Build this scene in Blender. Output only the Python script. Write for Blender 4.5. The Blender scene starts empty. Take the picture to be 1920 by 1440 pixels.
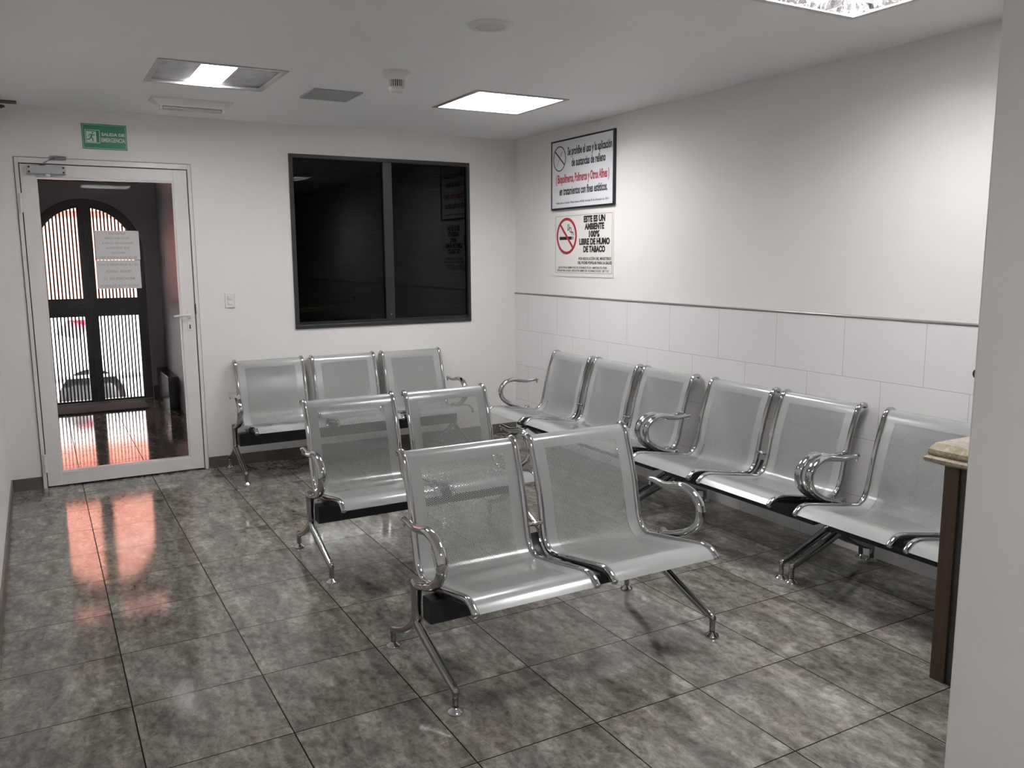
import bpy, bmesh, math, random
from mathutils import Vector, Matrix
random.seed(7)
scene = bpy.context.scene
COL = scene.collection

# ------------------------------------------------------------------ camera
YAW, PITCH, ROLL = 0.5134, -0.1508, -0.0060
F = Vector((math.sin(YAW)*math.cos(PITCH), math.cos(YAW)*math.cos(PITCH), math.sin(PITCH)))
R = F.cross(Vector((0, 0, 1))).normalized(); U = R.cross(F)
R2 = math.cos(ROLL)*R + math.sin(ROLL)*U; U2 = -math.sin(ROLL)*R + math.cos(ROLL)*U
cd = bpy.data.cameras.new('camera'); cam = bpy.data.objects.new('camera', cd); COL.objects.link(cam)
cd.sensor_width = 36; cd.lens = 36*1574.25/1920; cd.clip_start = 0.05; cd.clip_end = 200
cam.matrix_world = Matrix(((R2.x, U2.x, -F.x, -3.5647), (R2.y, U2.y, -F.y, -6.2491), (R2.z, U2.z, -F.z, 1.5065), (0, 0, 0, 1)))
scene.camera = cam

# ------------------------------------------------------------------ light and exposure
scene.view_settings.view_transform = 'Standard'; scene.view_settings.look = 'None'
scene.view_settings.gamma = 1.0; scene.view_settings.use_curve_mapping = False
scene.view_settings.exposure = 0.0
w = bpy.data.worlds.new('sky'); scene.world = w; w.use_nodes = True
bg = w.node_tree.nodes['Background']; bg.inputs[0].default_value = (0.80, 0.90, 1.0, 1); bg.inputs[1].default_value = 3.2
sd = bpy.data.lights.new('sun', 'SUN'); sun = bpy.data.objects.new('sun', sd); COL.objects.link(sun)
sd.energy = 55.0; sd.angle = 0.01; sd.color = (1, 0.96, 0.9)
sun.rotation_euler = Vector((0.62, -0.35, 0.70)).to_track_quat('Z', 'Y').to_euler()
LAMP = 40.0          # strength of the lit troffer panels
scene.cycles.use_denoising = True
scene.cycles.caustics_reflective = True; scene.cycles.caustics_refractive = False
scene.cycles.sample_clamp_indirect = 12.0
scene.cycles.max_bounces = 10; scene.cycles.transparent_max_bounces = 24

# ------------------------------------------------------------------ materials
class NT:
    def __init__(s, name):
        s.m = bpy.data.materials.new(name); s.m.use_nodes = True
        s.t = s.m.node_tree; s.n = s.t.nodes; s.l = s.t.links
        s.b = s.n['Principled BSDF']; s.out = s.n['Material Output']
    def new(s, ty, **k):
        n = s.n.new(ty)
        for a, v in k.items(): setattr(n, a, v)
        return n
    def put(s, sock, v):
        if v is None: return
        if isinstance(v, bpy.types.NodeSocket): s.l.new(v, sock)
        else: sock.default_value = v
    def math(s, op, a, b=None, c=None, clamp=False):
        n = s.new('ShaderNodeMath', operation=op); n.use_clamp = clamp
        s.put(n.inputs[0], a); s.put(n.inputs[1], b); s.put(n.inputs[2], c)
        return n.outputs[0]
    def mix(s, f, a, b, blend='MIX'):
        n = s.new('ShaderNodeMix', data_type='RGBA', blend_type=blend)
        s.put(n.inputs[0], f); s.put(n.inputs[6], a); s.put(n.inputs[7], b)
        return n.outputs[2]
    def noise(s, vec, scale, detail=4, rough=0.55, dist=0.0):
        n = s.new('ShaderNodeTexNoise'); s.put(n.inputs['Vector'], vec)
        n.inputs['Scale'].default_value = scale; n.inputs['Detail'].default_value = detail
        n.inputs['Roughness'].default_value = rough; n.inputs['Distortion'].default_value = dist
        return n.outputs[0]
    def ramp(s, f, stops):
        n = s.new('ShaderNodeValToRGB'); s.put(n.inputs[0], f)
        e = n.color_ramp.elements
        while len(e) < len(stops): e.new(0.5)
        for i, (p, c) in enumerate(stops):
            e[i].position = p; e[i].color = (c[0], c[1], c[2], 1)
        return n.outputs[0]
    def pos(s):
        n = s.new('ShaderNodeNewGeometry'); x = s.new('ShaderNodeSeparateXYZ'); s.l.new(n.outputs['Position'], x.inputs[0])
        return n.outputs['Position'], x.outputs[0], x.outputs[1], x.outputs[2]
    def xyz(s, x, y, z):
        n = s.new('ShaderNodeCombineXYZ'); s.put(n.inputs[0], x); s.put(n.inputs[1], y); s.put(n.inputs[2], z); return n.outputs[0]
    def bump(s, h, st, d):
        n = s.new('ShaderNodeBump'); n.inputs['Strength'].default_value = st; n.inputs['Distance'].default_value = d
        s.put(n.inputs['Height'], h); s.l.new(n.outputs[0], s.b.inputs['Normal'])
def pbr(name, col, rough=0.5, metal=0.0, var=0.0, vscale=8, bump=0.0, emit=None, spec=None):
    t = NT(name); b = t.b
    b.inputs['Roughness'].default_value = rough; b.inputs['Metallic'].default_value = metal
    if spec is not None: b.inputs['Specular IOR Level'].default_value = spec
    b.inputs['Base Color'].default_value = (*col, 1)
    if var or bump:
        g = t.new('ShaderNodeTexCoord'); nz = t.noise(g.outputs['Object'], vscale)
        if var:
            t.put(b.inputs['Base Color'], t.ramp(nz, [(0.3, [c*(1-var) for c in col]), (0.7, [min(1, c*(1+var)) for c in col])]))
        if bump: t.bump(nz, bump, 0.01)
    if emit:
        b.inputs['Emission Color'].default_value = (*emit[0], 1); b.inputs['Emission Strength'].default_value = emit[1]
    return t.m

def plaster(name, col):
    t = NT(name); p, x, y, z = t.pos()
    n1 = t.noise(p, 1.3, 3); n2 = t.noise(p, 60, 3, 0.6)
    c = t.ramp(n1, [(0.3, [v*0.965 for v in col]), (0.7, col)])
    t.put(t.b.inputs['Base Color'], c); t.b.inputs['Roughness'].default_value = 0.55
    t.b.inputs['Specular IOR Level'].default_value = 0.3
    t.bump(n2, 0.05, 0.004)
    return t.m

def floor_mat():
    t = NT('floor_stone_tile'); p, x, y, z = t.pos()
    T = 0.4359
    u = t.math('DIVIDE', t.math('SUBTRACT', x, -3.3887), T); v = t.math('DIVIDE', t.math('SUBTRACT', y, -0.6784), T)
    fu = t.math('FRACT', u); fv = t.math('FRACT', v); iu = t.math('FLOOR', u); iv = t.math('FLOOR', v)
    wn = t.new('ShaderNodeTexWhiteNoise', noise_dimensions='3D'); t.l.new(t.xyz(iu, iv, 0.0), wn.inputs[0])
    rnd = wn.outputs[0]
    off = t.math('MULTIPLY', t.math('FLOOR', t.math('MULTIPLY', rnd, 4.0)), 3.7)
    # streaky stone, the veins run along y
    vec = t.xyz(t.math('ADD', t.math('MULTIPLY', fu, 1.0), off), t.math('MULTIPLY', fv, 0.42), off)
    vec2 = t.xyz(t.math('ADD', fu, off), t.math('MULTIPLY', fv, 0.75), off)
    n1 = t.noise(vec, 5.5, 11, 0.72, 0.35)
    n2 = t.noise(vec2, 2.2, 5, 0.6, 0.6)
    n3 = t.noise(vec2, 16, 9, 0.75, 0.5)
    base = t.ramp(n1, [(0.24, (0.050, 0.047, 0.042)), (0.42, (0.140, 0.133, 0.117)), (0.53, (0.215, 0.206, 0.182)), (0.64, (0.33, 0.32, 0.28)), (0.78, (0.56, 0.55, 0.49))])
    tint = t.ramp(n2, [(0.35, (0.96, 1.01, 0.95)), (0.5, (1, 1, 1)), (0.64, (1.06, 0.99, 0.98))])
    c = t.mix(1.0, base, tint, 'MULTIPLY')
    mot = t.ramp(n3, [(0.32, (0.48, 0.48, 0.47)), (0.5, (1, 1, 1)), (0.7, (1.4, 1.4, 1.36))])
    c = t.mix(1.0, c, mot, 'MULTIPLY')
    # darker vein printed near one side of every tile
    wob = t.noise(t.xyz(off, t.math('MULTIPLY', fv, 1.0), 0.0), 4.0, 4, 0.7)
    edge = t.math('ADD', 0.87, t.math('MULTIPLY', t.math('SUBTRACT', wob, 0.5), 0.28))
    dark = t.math('MULTIPLY', t.math('GREATER_THAN', fu, edge), t.math('GREATER_THAN', wob, 0.45))
    c = t.mix(t.math('MULTIPLY', dark, 0.38), c, (0.085, 0.080, 0.066, 1))
    lt = t.math('SUBTRACT', 1.0, t.math('DIVIDE', t.math('ABSOLUTE', t.math('SUBTRACT', fu, t.math('SUBTRACT', edge, 0.035))), 0.03), clamp=True)
    c = t.mix(t.math('MULTIPLY', lt, 0.35), c, (0.36, 0.35, 0.31, 1))
    br = t.math('ADD', 0.93, t.math('MULTIPLY', rnd, 0.14))
    c = t.mix(1.0, c, t.xyz(br, br, br), 'MULTIPLY')
    # joints
    g = 0.0052
    eu = t.math('MINIMUM', fu, t.math('SUBTRACT', 1.0, fu)); ev = t.math('MINIMUM', fv, t.math('SUBTRACT', 1.0, fv))
    j = t.math('LESS_THAN', t.math('MINIMUM', eu, ev), g)
    c = t.mix(j, c, (0.012, 0.010, 0.008, 1))
    t.put(t.b.inputs['Base Color'], c)
    t.put(t.b.inputs['Specular IOR Level'], t.math('MULTIPLY', 0.55, t.math('SUBTRACT', 1.0, j)))
    r = t.math('ADD', 0.045, t.math('MULTIPLY', n3, 0.07))
    t.put(t.b.inputs['Roughness'], t.mix(j, t.xyz(r, r, r), (0.7, 0.7, 0.7, 1)))
    h = t.math('SUBTRACT', t.math('MULTIPLY', n3, 0.12), j)
    t.bump(h, 0.28, 0.0015)
    return t.m

def wall_tile_mat():
    t = NT('white_wall_tile'); p, x, y, z = t.pos()
    W, H = 0.4522, 0.30
    row = t.math('FLOOR', t.math('DIVIDE', t.math('SUBTRACT', 0.8919, z), H))
    odd = t.math('ABSOLUTE', t.math('MODULO', row, 2.0))
    o = t.math('ADD', -1.7937, t.math('MULTIPLY', odd, 0.2259))
    fy = t.math('FRACT', t.math('DIVIDE', t.math('SUBTRACT', y, o), W))
    fz = t.math('FRACT', t.math('DIVIDE', t.math('SUBTRACT', 0.8919, z), H))
    ey = t.math('MULTIPLY', t.math('MINIMUM', fy, t.math('SUBTRACT', 1.0, fy)), W)
    ez = t.math('MULTIPLY', t.math('MINIMUM', fz, t.math('SUBTRACT', 1.0, fz)), H)
    j = t.math('LESS_THAN', t.math('MINIMUM', ey, ez), 0.0011)
    t.put(t.b.inputs['Base Color'], t.mix(j, (0.80, 0.79, 0.79, 1), (0.42, 0.41, 0.40, 1)))
    t.b.inputs['Roughness'].default_value = 0.16
    t.bump(t.math('SUBTRACT', t.math('MULTIPLY', t.noise(p, 5, 2), 0.15), j), 0.25, 0.001)
    return t.m

def perforated_mat():
    t = NT('perforated_grey_steel')
    uvn = t.new('ShaderNodeUVMap'); sp = t.new('ShaderNodeSeparateXYZ'); t.l.new(uvn.outputs[0], sp.inputs[0])
    u, v = sp.outputs[0], sp.outputs[1]
    a = 0.0076; b = a*math.sqrt(3)
    def cell(du, dv):
        p = t.math('MULTIPLY', t.math('SUBTRACT', t.math('FRACT', t.math('ADD', t.math('DIVIDE', u, b), du)), 0.5), b)
        q = t.math('MULTIPLY', t.math('SUBTRACT', t.math('FRACT', t.math('ADD', t.math('DIVIDE', v, a), dv)), 0.5), a)
        return t.math('SQRT', t.math('ADD', t.math('MULTIPLY', p, p), t.math('MULTIPLY', q, q)))
    d = t.math('MINIMUM', cell(0.0, 0.0), cell(0.5, 0.5))
    hole = t.math('LESS_THAN', d, 0.0024)
    reg = t.math('MULTIPLY', t.math('LESS_THAN', t.math('ABSOLUTE', u), 0.180),
                 t.math('MULTIPLY', t.math('GREATER_THAN', v, 0.100), t.math('LESS_THAN', v, 0.868)))
    k = t.math('MULTIPLY', hole, reg)
    t.b.inputs['Base Color'].default_value = (0.38, 0.395, 0.385, 1)
    t.b.inputs['Metallic'].default_value = 0.10; t.b.inputs['Roughness'].default_value = 0.22
    tr = t.new('ShaderNodeBsdfTransparent'); mx = t.new('ShaderNodeMixShader')
    t.l.new(k, mx.inputs[0]); t.l.new(t.b.outputs[0], mx.inputs[1]); t.l.new(tr.outputs[0], mx.inputs[2])
    t.l.new(mx.outputs[0], t.out.inputs[0])
    return t.m

def glass_mat(name, tint, f0=1.2, rough=0.0):
    t = NT(name); t.n.remove(t.b)
    tr = t.new('ShaderNodeBsdfTransparent'); tr.inputs[0].default_value = (*tint, 1)
    gl = t.new('ShaderNodeBsdfGlossy'); gl.inputs['Roughness'].default_value = rough
    lw = t.new('ShaderNodeFresnel'); lw.inputs[0].default_value = 1.5
    mx = t.new('ShaderNodeMixShader'); t.l.new(t.math('MULTIPLY', lw.outputs[0], f0, clamp=True), mx.inputs[0])
    t.l.new(tr.outputs[0], mx.inputs[1]); t.l.new(gl.outputs[0], mx.inputs[2]); t.l.new(mx.outputs[0], t.out.inputs[0])
    return t.m

def stone_mat():
    t = NT('speckled_counter_stone'); p, x, y, z = t.pos()
    n = t.noise(p, 55, 6, 0.7, 0.8); n2 = t.noise(p, 14, 4)
    c = t.ramp(n, [(0.32, (0.06, 0.05, 0.03)), (0.48, (0.22, 0.19, 0.13)), (0.62, (0.42, 0.38, 0.28)), (0.8, (0.60, 0.56, 0.46))])
    c = t.mix(0.4, c, t.ramp(n2, [(0.3, (0.30, 0.26, 0.17)), (0.7, (0.68, 0.58, 0.46))]))
    t.put(t.b.inputs['Base Color'], c); t.b.inputs['Roughness'].default_value = 0.15
    return t.m

def wood_mat():
    t = NT('dark_brown_wood'); p, x, y, z = t.pos()
    n = t.noise(t.xyz(t.math('MULTIPLY', x, 20.0), t.math('MULTIPLY', y, 20.0), z), 3, 6, 0.6, 0.5)
    t.put(t.b.inputs['Base Color'], t.ramp(n, [(0.3, (0.062, 0.036, 0.022)), (0.7, (0.105, 0.062, 0.038))]))
    t.b.inputs['Roughness'].default_value = 0.4
    return t.m

M = dict(
    paint=plaster('white_wall_paint', (0.83, 0.815, 0.80)), ceil=plaster('white_ceiling_paint', (0.90, 0.905, 0.92)),
    pillar=plaster('grey_white_paint', (0.80, 0.785, 0.78)),
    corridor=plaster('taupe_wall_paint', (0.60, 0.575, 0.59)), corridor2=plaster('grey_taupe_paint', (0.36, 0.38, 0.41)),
    floor=floor_mat(), tile=wall_tile_mat(), perf=perforated_mat(),
    chrome=pbr('polished_chrome', (0.54, 0.54, 0.545), 0.05, 1.0), cast=pbr('polished_cast_aluminium', (0.36, 0.36, 0.36), 0.12, 1.0),
    blacksteel=pbr('black_powder_coat', (0.012, 0.013, 0.016), 0.45, 0.0, 0.1, 20),
    whitealu=pbr('white_lacquered_aluminium', (0.78, 0.76, 0.75), 0.28, 0.0, 0.02, 6),
    trimgrey=pbr('grey_metal_edge', (0.42, 0.40, 0.40), 0.3, 0.7), base=pbr('dark_stone_skirting', (0.115, 0.105, 0.095), 0.3, 0, 0.25, 12),
    glass=glass_mat('clear_door_glass', (0.93, 0.93, 0.94), 0.6), tint=glass_mat('dark_tinted_glass', (0.16, 0.17, 0.18), 0.6),
    winframe=pbr('charcoal_window_frame', (0.028, 0.031, 0.034), 0.4, 0.2), mull=pbr('dark_blue_black_profile', (0.011, 0.013, 0.017), 0.35), blind=pbr('grey_blind_slats', (0.45, 0.46, 0.47), 0.5),
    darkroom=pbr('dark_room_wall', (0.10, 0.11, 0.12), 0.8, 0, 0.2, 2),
    gate=pbr('black_gate_steel', (0.020, 0.022, 0.026), 0.35, 0.0, 0.2, 10),
    mat=pbr('brown_doormat_bristle', (0.022, 0.017, 0.018), 0.95, 0, 0.3, 200, 0.4),
    housing=pbr('white_troffer_metal', (0.62, 0.62, 0.62), 0.4), diffoff=pbr('grey_prismatic_cover', (0.34, 0.345, 0.37), 0.25, 0.3, 0.25, 9),
    lamp=pbr('lit_lamp_panel', (0.9, 0.9, 0.9), 0.5, emit=((1.0, 0.975, 0.985), LAMP)),
    lamp3=pbr('bright_lamp_panel', (0.9, 0.9, 0.9), 0.5, emit=((1.0, 0.975, 0.985), LAMP*1.7)),
    foil=pbr('crumpled_reflector_foil', (0.86, 0.86, 0.86), 0.18, 1.0, 0.1, 14, 0.9),
    vent=pbr('grey_vent_metal', (0.42, 0.43, 0.44), 0.45, 0.4), ventdark=pbr('dark_duct', (0.05, 0.05, 0.055), 0.8),
    plastic=pbr('white_plastic', (0.74, 0.735, 0.71), 0.4), plasticgrey=pbr('grey_plastic_lens', (0.40, 0.40, 0.41), 0.3),
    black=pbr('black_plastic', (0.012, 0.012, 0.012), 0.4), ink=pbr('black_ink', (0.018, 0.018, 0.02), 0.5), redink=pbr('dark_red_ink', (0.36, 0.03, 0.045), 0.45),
    maroon=pbr('dark_maroon_ink', (0.10, 0.03, 0.035), 0.45), greyink=pbr('faint_grey_ink', (0.36, 0.34, 0.34), 0.8), sheet=pbr('white_sign_board', (0.76, 0.77, 0.80), 0.30), sheet2=pbr('ivory_sign_board', (0.80, 0.78, 0.73), 0.32),
    paper=pbr('paper_sheet', (0.62, 0.60, 0.60), 0.8), green=pbr('exit_green', (0.008, 0.20, 0.085), 0.35), signwhite=pbr('exit_sign_white', (0.62, 0.76, 0.68), 0.4),
    stone=stone_mat(), wood=wood_mat(), greypanel=pbr('dark_grey_laminate', (0.075, 0.075, 0.07), 0.5, 0, 0.1, 20),
    steel=pbr('brushed_steel', (0.55, 0.55, 0.54), 0.25, 1.0),
    orange=pbr('orange_facade_paint', (0.86, 0.34, 0.25), 0.8, 0, 0.08, 1), road=pbr('asphalt', (0.16, 0.15, 0.15), 0.9, 0, 0.2, 20), pave=pbr('concrete_pavement', (0.42, 0.40, 0.38), 0.85, 0, 0.1, 8),
    carwhite=pbr('white_car_paint', (0.85, 0.85, 0.87), 0.15), tyre=pbr('tyre_rubber', (0.02, 0.02, 0.021), 0.7), alloy=pbr('wheel_alloy', (0.75, 0.76, 0.78), 0.35, 0.4),
    carglass=pbr('dark_car_glass', (0.02, 0.022, 0.025), 0.05), redlamp=pbr('red_tail_lamp', (0.65, 0.02, 0.05), 0.15),
    facwin=pbr('facade_window', (0.05, 0.06, 0.08), 0.1), ledge=pbr('black_stone_ledge', (0.018, 0.018, 0.018), 0.2), roofing=pbr('roof_concrete', (0.5, 0.5, 0.5), 0.9, 0, 0.05, 3),
)

# ------------------------------------------------------------------ mesh helpers
def link(name, me, parent=None):
    o = bpy.data.objects.new(name, me); COL.objects.link(o)
    if parent is not None: o.parent = parent
    return o
def obj(name, bm, mats, parent=None, smooth=False, bevel=0.0, seg=2):
    me = bpy.data.meshes.new(name)
    bmesh.ops.recalc_face_normals(bm, faces=bm.faces)
    if smooth:
        for f in bm.faces: f.smooth = True
    bm.to_mesh(me); bm.free()
    for m in (mats if isinstance(mats, (list, tuple)) else [mats]): me.materials.append(M[m] if isinstance(m, str) else m)
    o = link(name, me, parent)
    if bevel:
        b = o.modifiers.new('bevel', 'BEVEL'); b.width = bevel; b.segments = seg; b.limit_method = 'ANGLE'; b.angle_limit = math.radians(40)
    return o
def box(bm, x0, x1, y0, y1, z0, z1, mi=0):
    vs = [bm.verts.new(c) for c in ((x0,y0,z0),(x1,y0,z0),(x1,y1,z0),(x0,y1,z0),(x0,y0,z1),(x1,y0,z1),(x1,y1,z1),(x0,y1,z1))]
    for q in ((0,3,2,1),(4,5,6,7),(0,1,5,4),(1,2,6,5),(2,3,7,6),(3,0,4,7)):
        f = bm.faces.new([vs[i] for i in q]); f.material_index = mi
def B(*boxes):
    bm = bmesh.new()
    for b in boxes: box(bm, *b)
    return bm
def catmull(pts, n=6, closed=False):
    P = [Vector(p) for p in pts]; out = []
    N = len(P)
    for i in range(N - 1):
        p0 = P[max(i-1, 0)]; p1 = P[i]; p2 = P[i+1]; p3 = P[min(i+2, N-1)]
        for k in range(n):
            t = k/n
            out.append(0.5*((2*p1) + (p2-p0)*t + (2*p0-5*p1+4*p2-p3)*t*t + (3*p1-p0-3*p2+p3)*t**3))
    out.append(P[-1]); return out
def sweep(bm, path, side, ra, rb, segs=12, power=2.0, cap=True, mi=0):
    """sweep a super-ellipse along a path lying in a plane whose normal is `side`; ra = half size along side, rb = in plane (numbers or lists)"""
    side = Vector(side).normalized(); rings = []
    n = len(path)
    for i, p in enumerate(path):
        p = Vector(p)
        tg = (Vector(path[min(i+1, n-1)]) - Vector(path[max(i-1, 0)])).normalized()
        nn = side.cross(tg).normalized()
        a = ra[i] if isinstance(ra, (list, tuple)) else ra; b = rb[i] if isinstance(rb, (list, tuple)) else rb
        ring = []
        for k in range(segs):
            th = 2*math.pi*(k+0.5)/segs; c, s = math.cos(th), math.sin(th)
            c = math.copysign(abs(c)**(2/power), c); s = math.copysign(abs(s)**(2/power), s)
            ring.append(bm.verts.new(p + side*a*c + nn*b*s))
        rings.append(ring)
    for i in range(n-1):
        for k in range(segs):
            f = bm.faces.new((rings[i][k], rings[i][(k+1) % segs], rings[i+1][(k+1) % segs], rings[i+1][k])); f.material_index = mi
    if cap:
        for rg, p, s in ((rings[0], path[0], -1), (rings[-1], path[-1], 1)):
            q = Vector(path[1])-Vector(path[0]) if s < 0 else Vector(path[-1])-Vector(path[-2])
            c = Vector((0,0,0))
            for v in rg: c += v.co
            c /= len(rg); r = (rg[0].co-c).length
            inner = [bm.verts.new(c + (v.co-c)*0.7 + q.normalized()*s*r*0.35) for v in rg]
            for k in range(segs):
                bm.faces.new((rg[k], rg[(k+1) % segs], inner[(k+1) % segs], inner[k])).material_index = mi
            bm.faces.new(inner).material_index = mi
def lathe(bm, cx, cy, prof, segs=24, mi=0, axis='z'):
    rings = []
    for r, z in prof:
        rg = []
        for k in range(segs):
            a = 2*math.pi*k/segs
            if axis == 'z': co = (cx[0]+r*math.cos(a), cx[1]+r*math.sin(a), cx[2]+z)
            elif axis == 'y': co = (cx[0]+r*math.cos(a), cx[1]+z, cx[2]+r*math.sin(a))
            else: co = (cx[0]+z, cx[1]+r*math.cos(a), cx[2]+r*math.sin(a))
            rg.append(bm.verts.new(co))
        rings.append(rg)
    for i in range(len(rings)-1):
        for k in range(segs):
            bm.faces.new((rings[i][k], rings[i][(k+1) % segs], rings[i+1][(k+1) % segs], rings[i+1][k])).material_index = mi
    for rg in (rings[0], rings[-1]):
        try: bm.faces.new(rg).material_index = mi
        except ValueError: pass
def L(c, prof, segs=24, axis='z'):
    bm = bmesh.new(); lathe(bm, c, None, prof, segs, 0, axis); return bm
def autosmooth(o, ang=40):
    o.data.shade_smooth() if hasattr(o.data, 'shade_smooth') else None
    try: o.data.set_sharp_from_angle(angle=math.radians(ang))
    except Exception: pass
    return o
def thing(name, label, cat, loc=(0,0,0), rz=0.0, group=None):
    o = bpy.data.objects.new(name, None); COL.objects.link(o); o.location = loc; o.rotation_euler = (0,0,rz); o.empty_display_size = 0.1
    return tag(o, label, cat, group)
def tag(o, label, cat, group=None, kind=None):
    o['label'] = label; o['category'] = cat
    if group: o['group'] = group
    if kind: o['kind'] = kind
    return o
def struct(o, label=None, cat=None):
    o['kind'] = 'structure'
    if label: o['label'] = label
    if cat: o['category'] = cat
    return o
def text_bm(bm, s, size, width, place, mi=0, bold=0.0, depth=0.0006, align='CENTER', shear=0.0):
    """letters as geometry; `place` maps (u right, v up, w out) to world; width = total width wanted (None keeps)"""
    cu = bpy.data.curves.new('letters', 'FONT'); cu.body = s; cu.size = size; cu.align_x = 'LEFT'; cu.align_y = 'BOTTOM_BASELINE'
    cu.offset = bold; cu.extrude = depth/2; cu.resolution_u = 3; cu.shear = shear
    ob = bpy.data.objects.new('letters', cu); COL.objects.link(ob)
    dg = bpy.context.evaluated_depsgraph_get(); me = bpy.data.meshes.new_from_object(ob.evaluated_get(dg))
    bpy.data.objects.remove(ob); 
    xs = [v.co.x for v in me.vertices]
    if xs:
        x0, x1 = min(xs), max(xs); k = 1.0 if width is None else width/(x1-x0)
        base = len(bm.verts); vs = []
        sh = {'CENTER': (x0+x1)/2, 'LEFT': x0, 'RIGHT': x1}[align]
        for v in me.vertices: vs.append(bm.verts.new(place((v.co.x-sh)*k, v.co.y, v.co.z+depth/2)))
        for pl in me.polygons:
            try: f = bm.faces.new([vs[i] for i in pl.vertices]); f.material_index = mi
            except ValueError: pass
    bpy.data.meshes.remove(me); bpy.data.curves.remove(cu)

def line(parent, mat, *a):
    bm = bmesh.new(); text_bm(bm, *a); return obj('lettering', bm, mat, parent)

# ------------------------------------------------------------------ room shell
CZ = 2.46
struct(obj('floor', B((-3.95, 0.15, -8.1, 3.72, -0.12, 0.0)), 'floor'), 'glossy grey-brown stone tile floor', 'floor')
# troffer openings (x0,x1,y0,y1)
HOLES = [(-2.955, -2.345, -1.735, -1.150), (-1.240, -0.625, -1.745, -1.135), (-1.190, -0.578, -4.405, -3.795), (-2.95, -2.34, -6.70, -6.09)]
def ceiling_bm():
    bm = bmesh.new()
    xs = sorted({-3.95, 0.15} | {h[0] for h in HOLES} | {h[1] for h in HOLES}); ys = sorted({-8.1, 0.12} | {h[2] for h in HOLES} | {h[3] for h in HOLES})
    for i in range(len(xs)-1):
        for j in range(len(ys)-1):
            cx, cy = (xs[i]+xs[i+1])/2, (ys[j]+ys[j+1])/2
            if any(h[0] < cx < h[1] and h[2] < cy < h[3] for h in HOLES): continue
            bm.faces.new([bm.verts.new(c) for c in ((xs[i],ys[j],CZ),(xs[i],ys[j+1],CZ),(xs[i+1],ys[j+1],CZ),(xs[i+1],ys[j],CZ))])
    bmesh.ops.remove_doubles(bm, verts=bm.verts, dist=1e-5)
    r = bmesh.ops.extrude_face_region(bm, geom=list(bm.faces))
    for g in r['geom']:
        if isinstance(g, bmesh.types.BMVert): g.co.z += 0.03
    box(bm, -3.95, 0.15, -8.1, 0.12, 2.74, 2.80)
    return bm
struct(obj('ceiling', ceiling_bm(), 'ceil'), 'plain white painted ceiling', 'ceiling')
DX0, DX1, DZ = -3.618, -2.572, 2.142      # door opening
WX0, WX1, WZ0, WZ1 = -1.894, -0.430, 0.978, 2.254
struct(obj('wall_back', B((-3.95, DX0, 0, 0.12, 0, 2.80), (DX0, DX1, 0, 0.12, DZ, 2.80), (DX1, WX0, 0, 0.12, 0, 2.80),
    (WX0, WX1, 0, 0.12, 0, WZ0), (WX0, WX1, 0, 0.12, WZ1, 2.80), (WX1, 0.15, 0, 0.12, 0, 2.80)), 'paint'), 'white painted wall with the glass door and dark window', 'wall')
bm = B((0, 0.15, -8.1, 0, 1.194, 2.80)); box(bm, -0.006, 0.15, -8.1, 0, 0, 1.194, 1)
struct(obj('wall_right', bm, ['paint', 'tile']), 'white wall with glossy tiled lower half', 'wall')
struct(obj('wall_left', B((-3.95, -3.80, -8.1, 0, 0, 2.80)), 'paint'), 'white painted left wall', 'wall')
struct(obj('wall_rear', B((-3.95, 0.15, -8.1, -7.95, 0, 2.80)), 'paint'))
struct(obj('wall_partition', B((-1.48, -1.33, -7.95, -4.97, 0, CZ)), 'pillar', bevel=0.006), 'grey-white wall end close to the camera on the right', 'wall')
bm = bmesh.new(); sweep(bm, [(-0.006, -7.9, 1.199), (-0.006, -0.0005, 1.199)], (1,0,0), 0.006, 0.0065, 10, 2.0, True)
struct(obj('trim_1', bm, 'trimgrey', smooth=True), 'thin grey metal edging along the top of the wall tiles', 'trim')
struct(obj('baseboard_back', B((-3.80, DX0-0.004, -0.010, 0, 0, 0.082), (DX1+0.006, -0.006, -0.010, 0, 0, 0.082)), 'base', bevel=0.001), 'dark stone skirting at the foot of the door wall', 'baseboard')
struct(obj('baseboard_left', B((-3.80, -3.790, -7.95, -0.010, 0, 0.082)), 'base', bevel=0.001), 'dark stone skirting of the left wall', 'baseboard')

# corridor behind the glass door
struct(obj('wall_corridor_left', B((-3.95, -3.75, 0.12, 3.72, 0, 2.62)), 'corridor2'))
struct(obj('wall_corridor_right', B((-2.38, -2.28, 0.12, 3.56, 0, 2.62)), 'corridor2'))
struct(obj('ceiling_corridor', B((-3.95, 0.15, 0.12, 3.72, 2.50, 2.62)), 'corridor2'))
GX, GR, GS, GY = -3.07, 0.545, 1.575, 3.56       # gate centre, outer radius, spring height, plane
bm = B((-3.95, GX-GR, GY, 3.72, -0.80, 2.62), (GX+GR, 0.15, GY, 3.72, -0.80, 2.62), (GX-GR, GX+GR, GY, 3.72, 2.425, 2.62), (GX-GR, GX+GR, GY+0.001, 3.76, -0.80, 0.004))
n = 40
for i in range(n):
    a0, a1 = math.pi*(1-i/n), math.pi*(1-(i+1)/n)
    xa, za, xb, zb = GX+GR*math.cos(a0), GS+GR*math.sin(a0), GX+GR*math.cos(a1), GS+GR*math.sin(a1)
    v = [bm.verts.new(c) for c in ((xa,GY,za),(xb,GY,zb),(xb,GY,2.290),(xa,GY,2.290),(xa,3.72,za),(xb,3.72,zb),(xb,3.72,2.290),(xa,3.72,2.290))]
    for q in ((0,1,2,3),(5,4,7,6),(0,4,5,1),(3,2,6,7)): bm.faces.new([v[k] for k in q])
struct(obj('wall_street', bm, 'corridor'), 'taupe wall with the arched gate opening', 'wall')
struct(obj('baseboard_street', B((GX+GR+0.002, -2.382, GY-0.012, GY, 0, 0.14)), 'base'))
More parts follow.
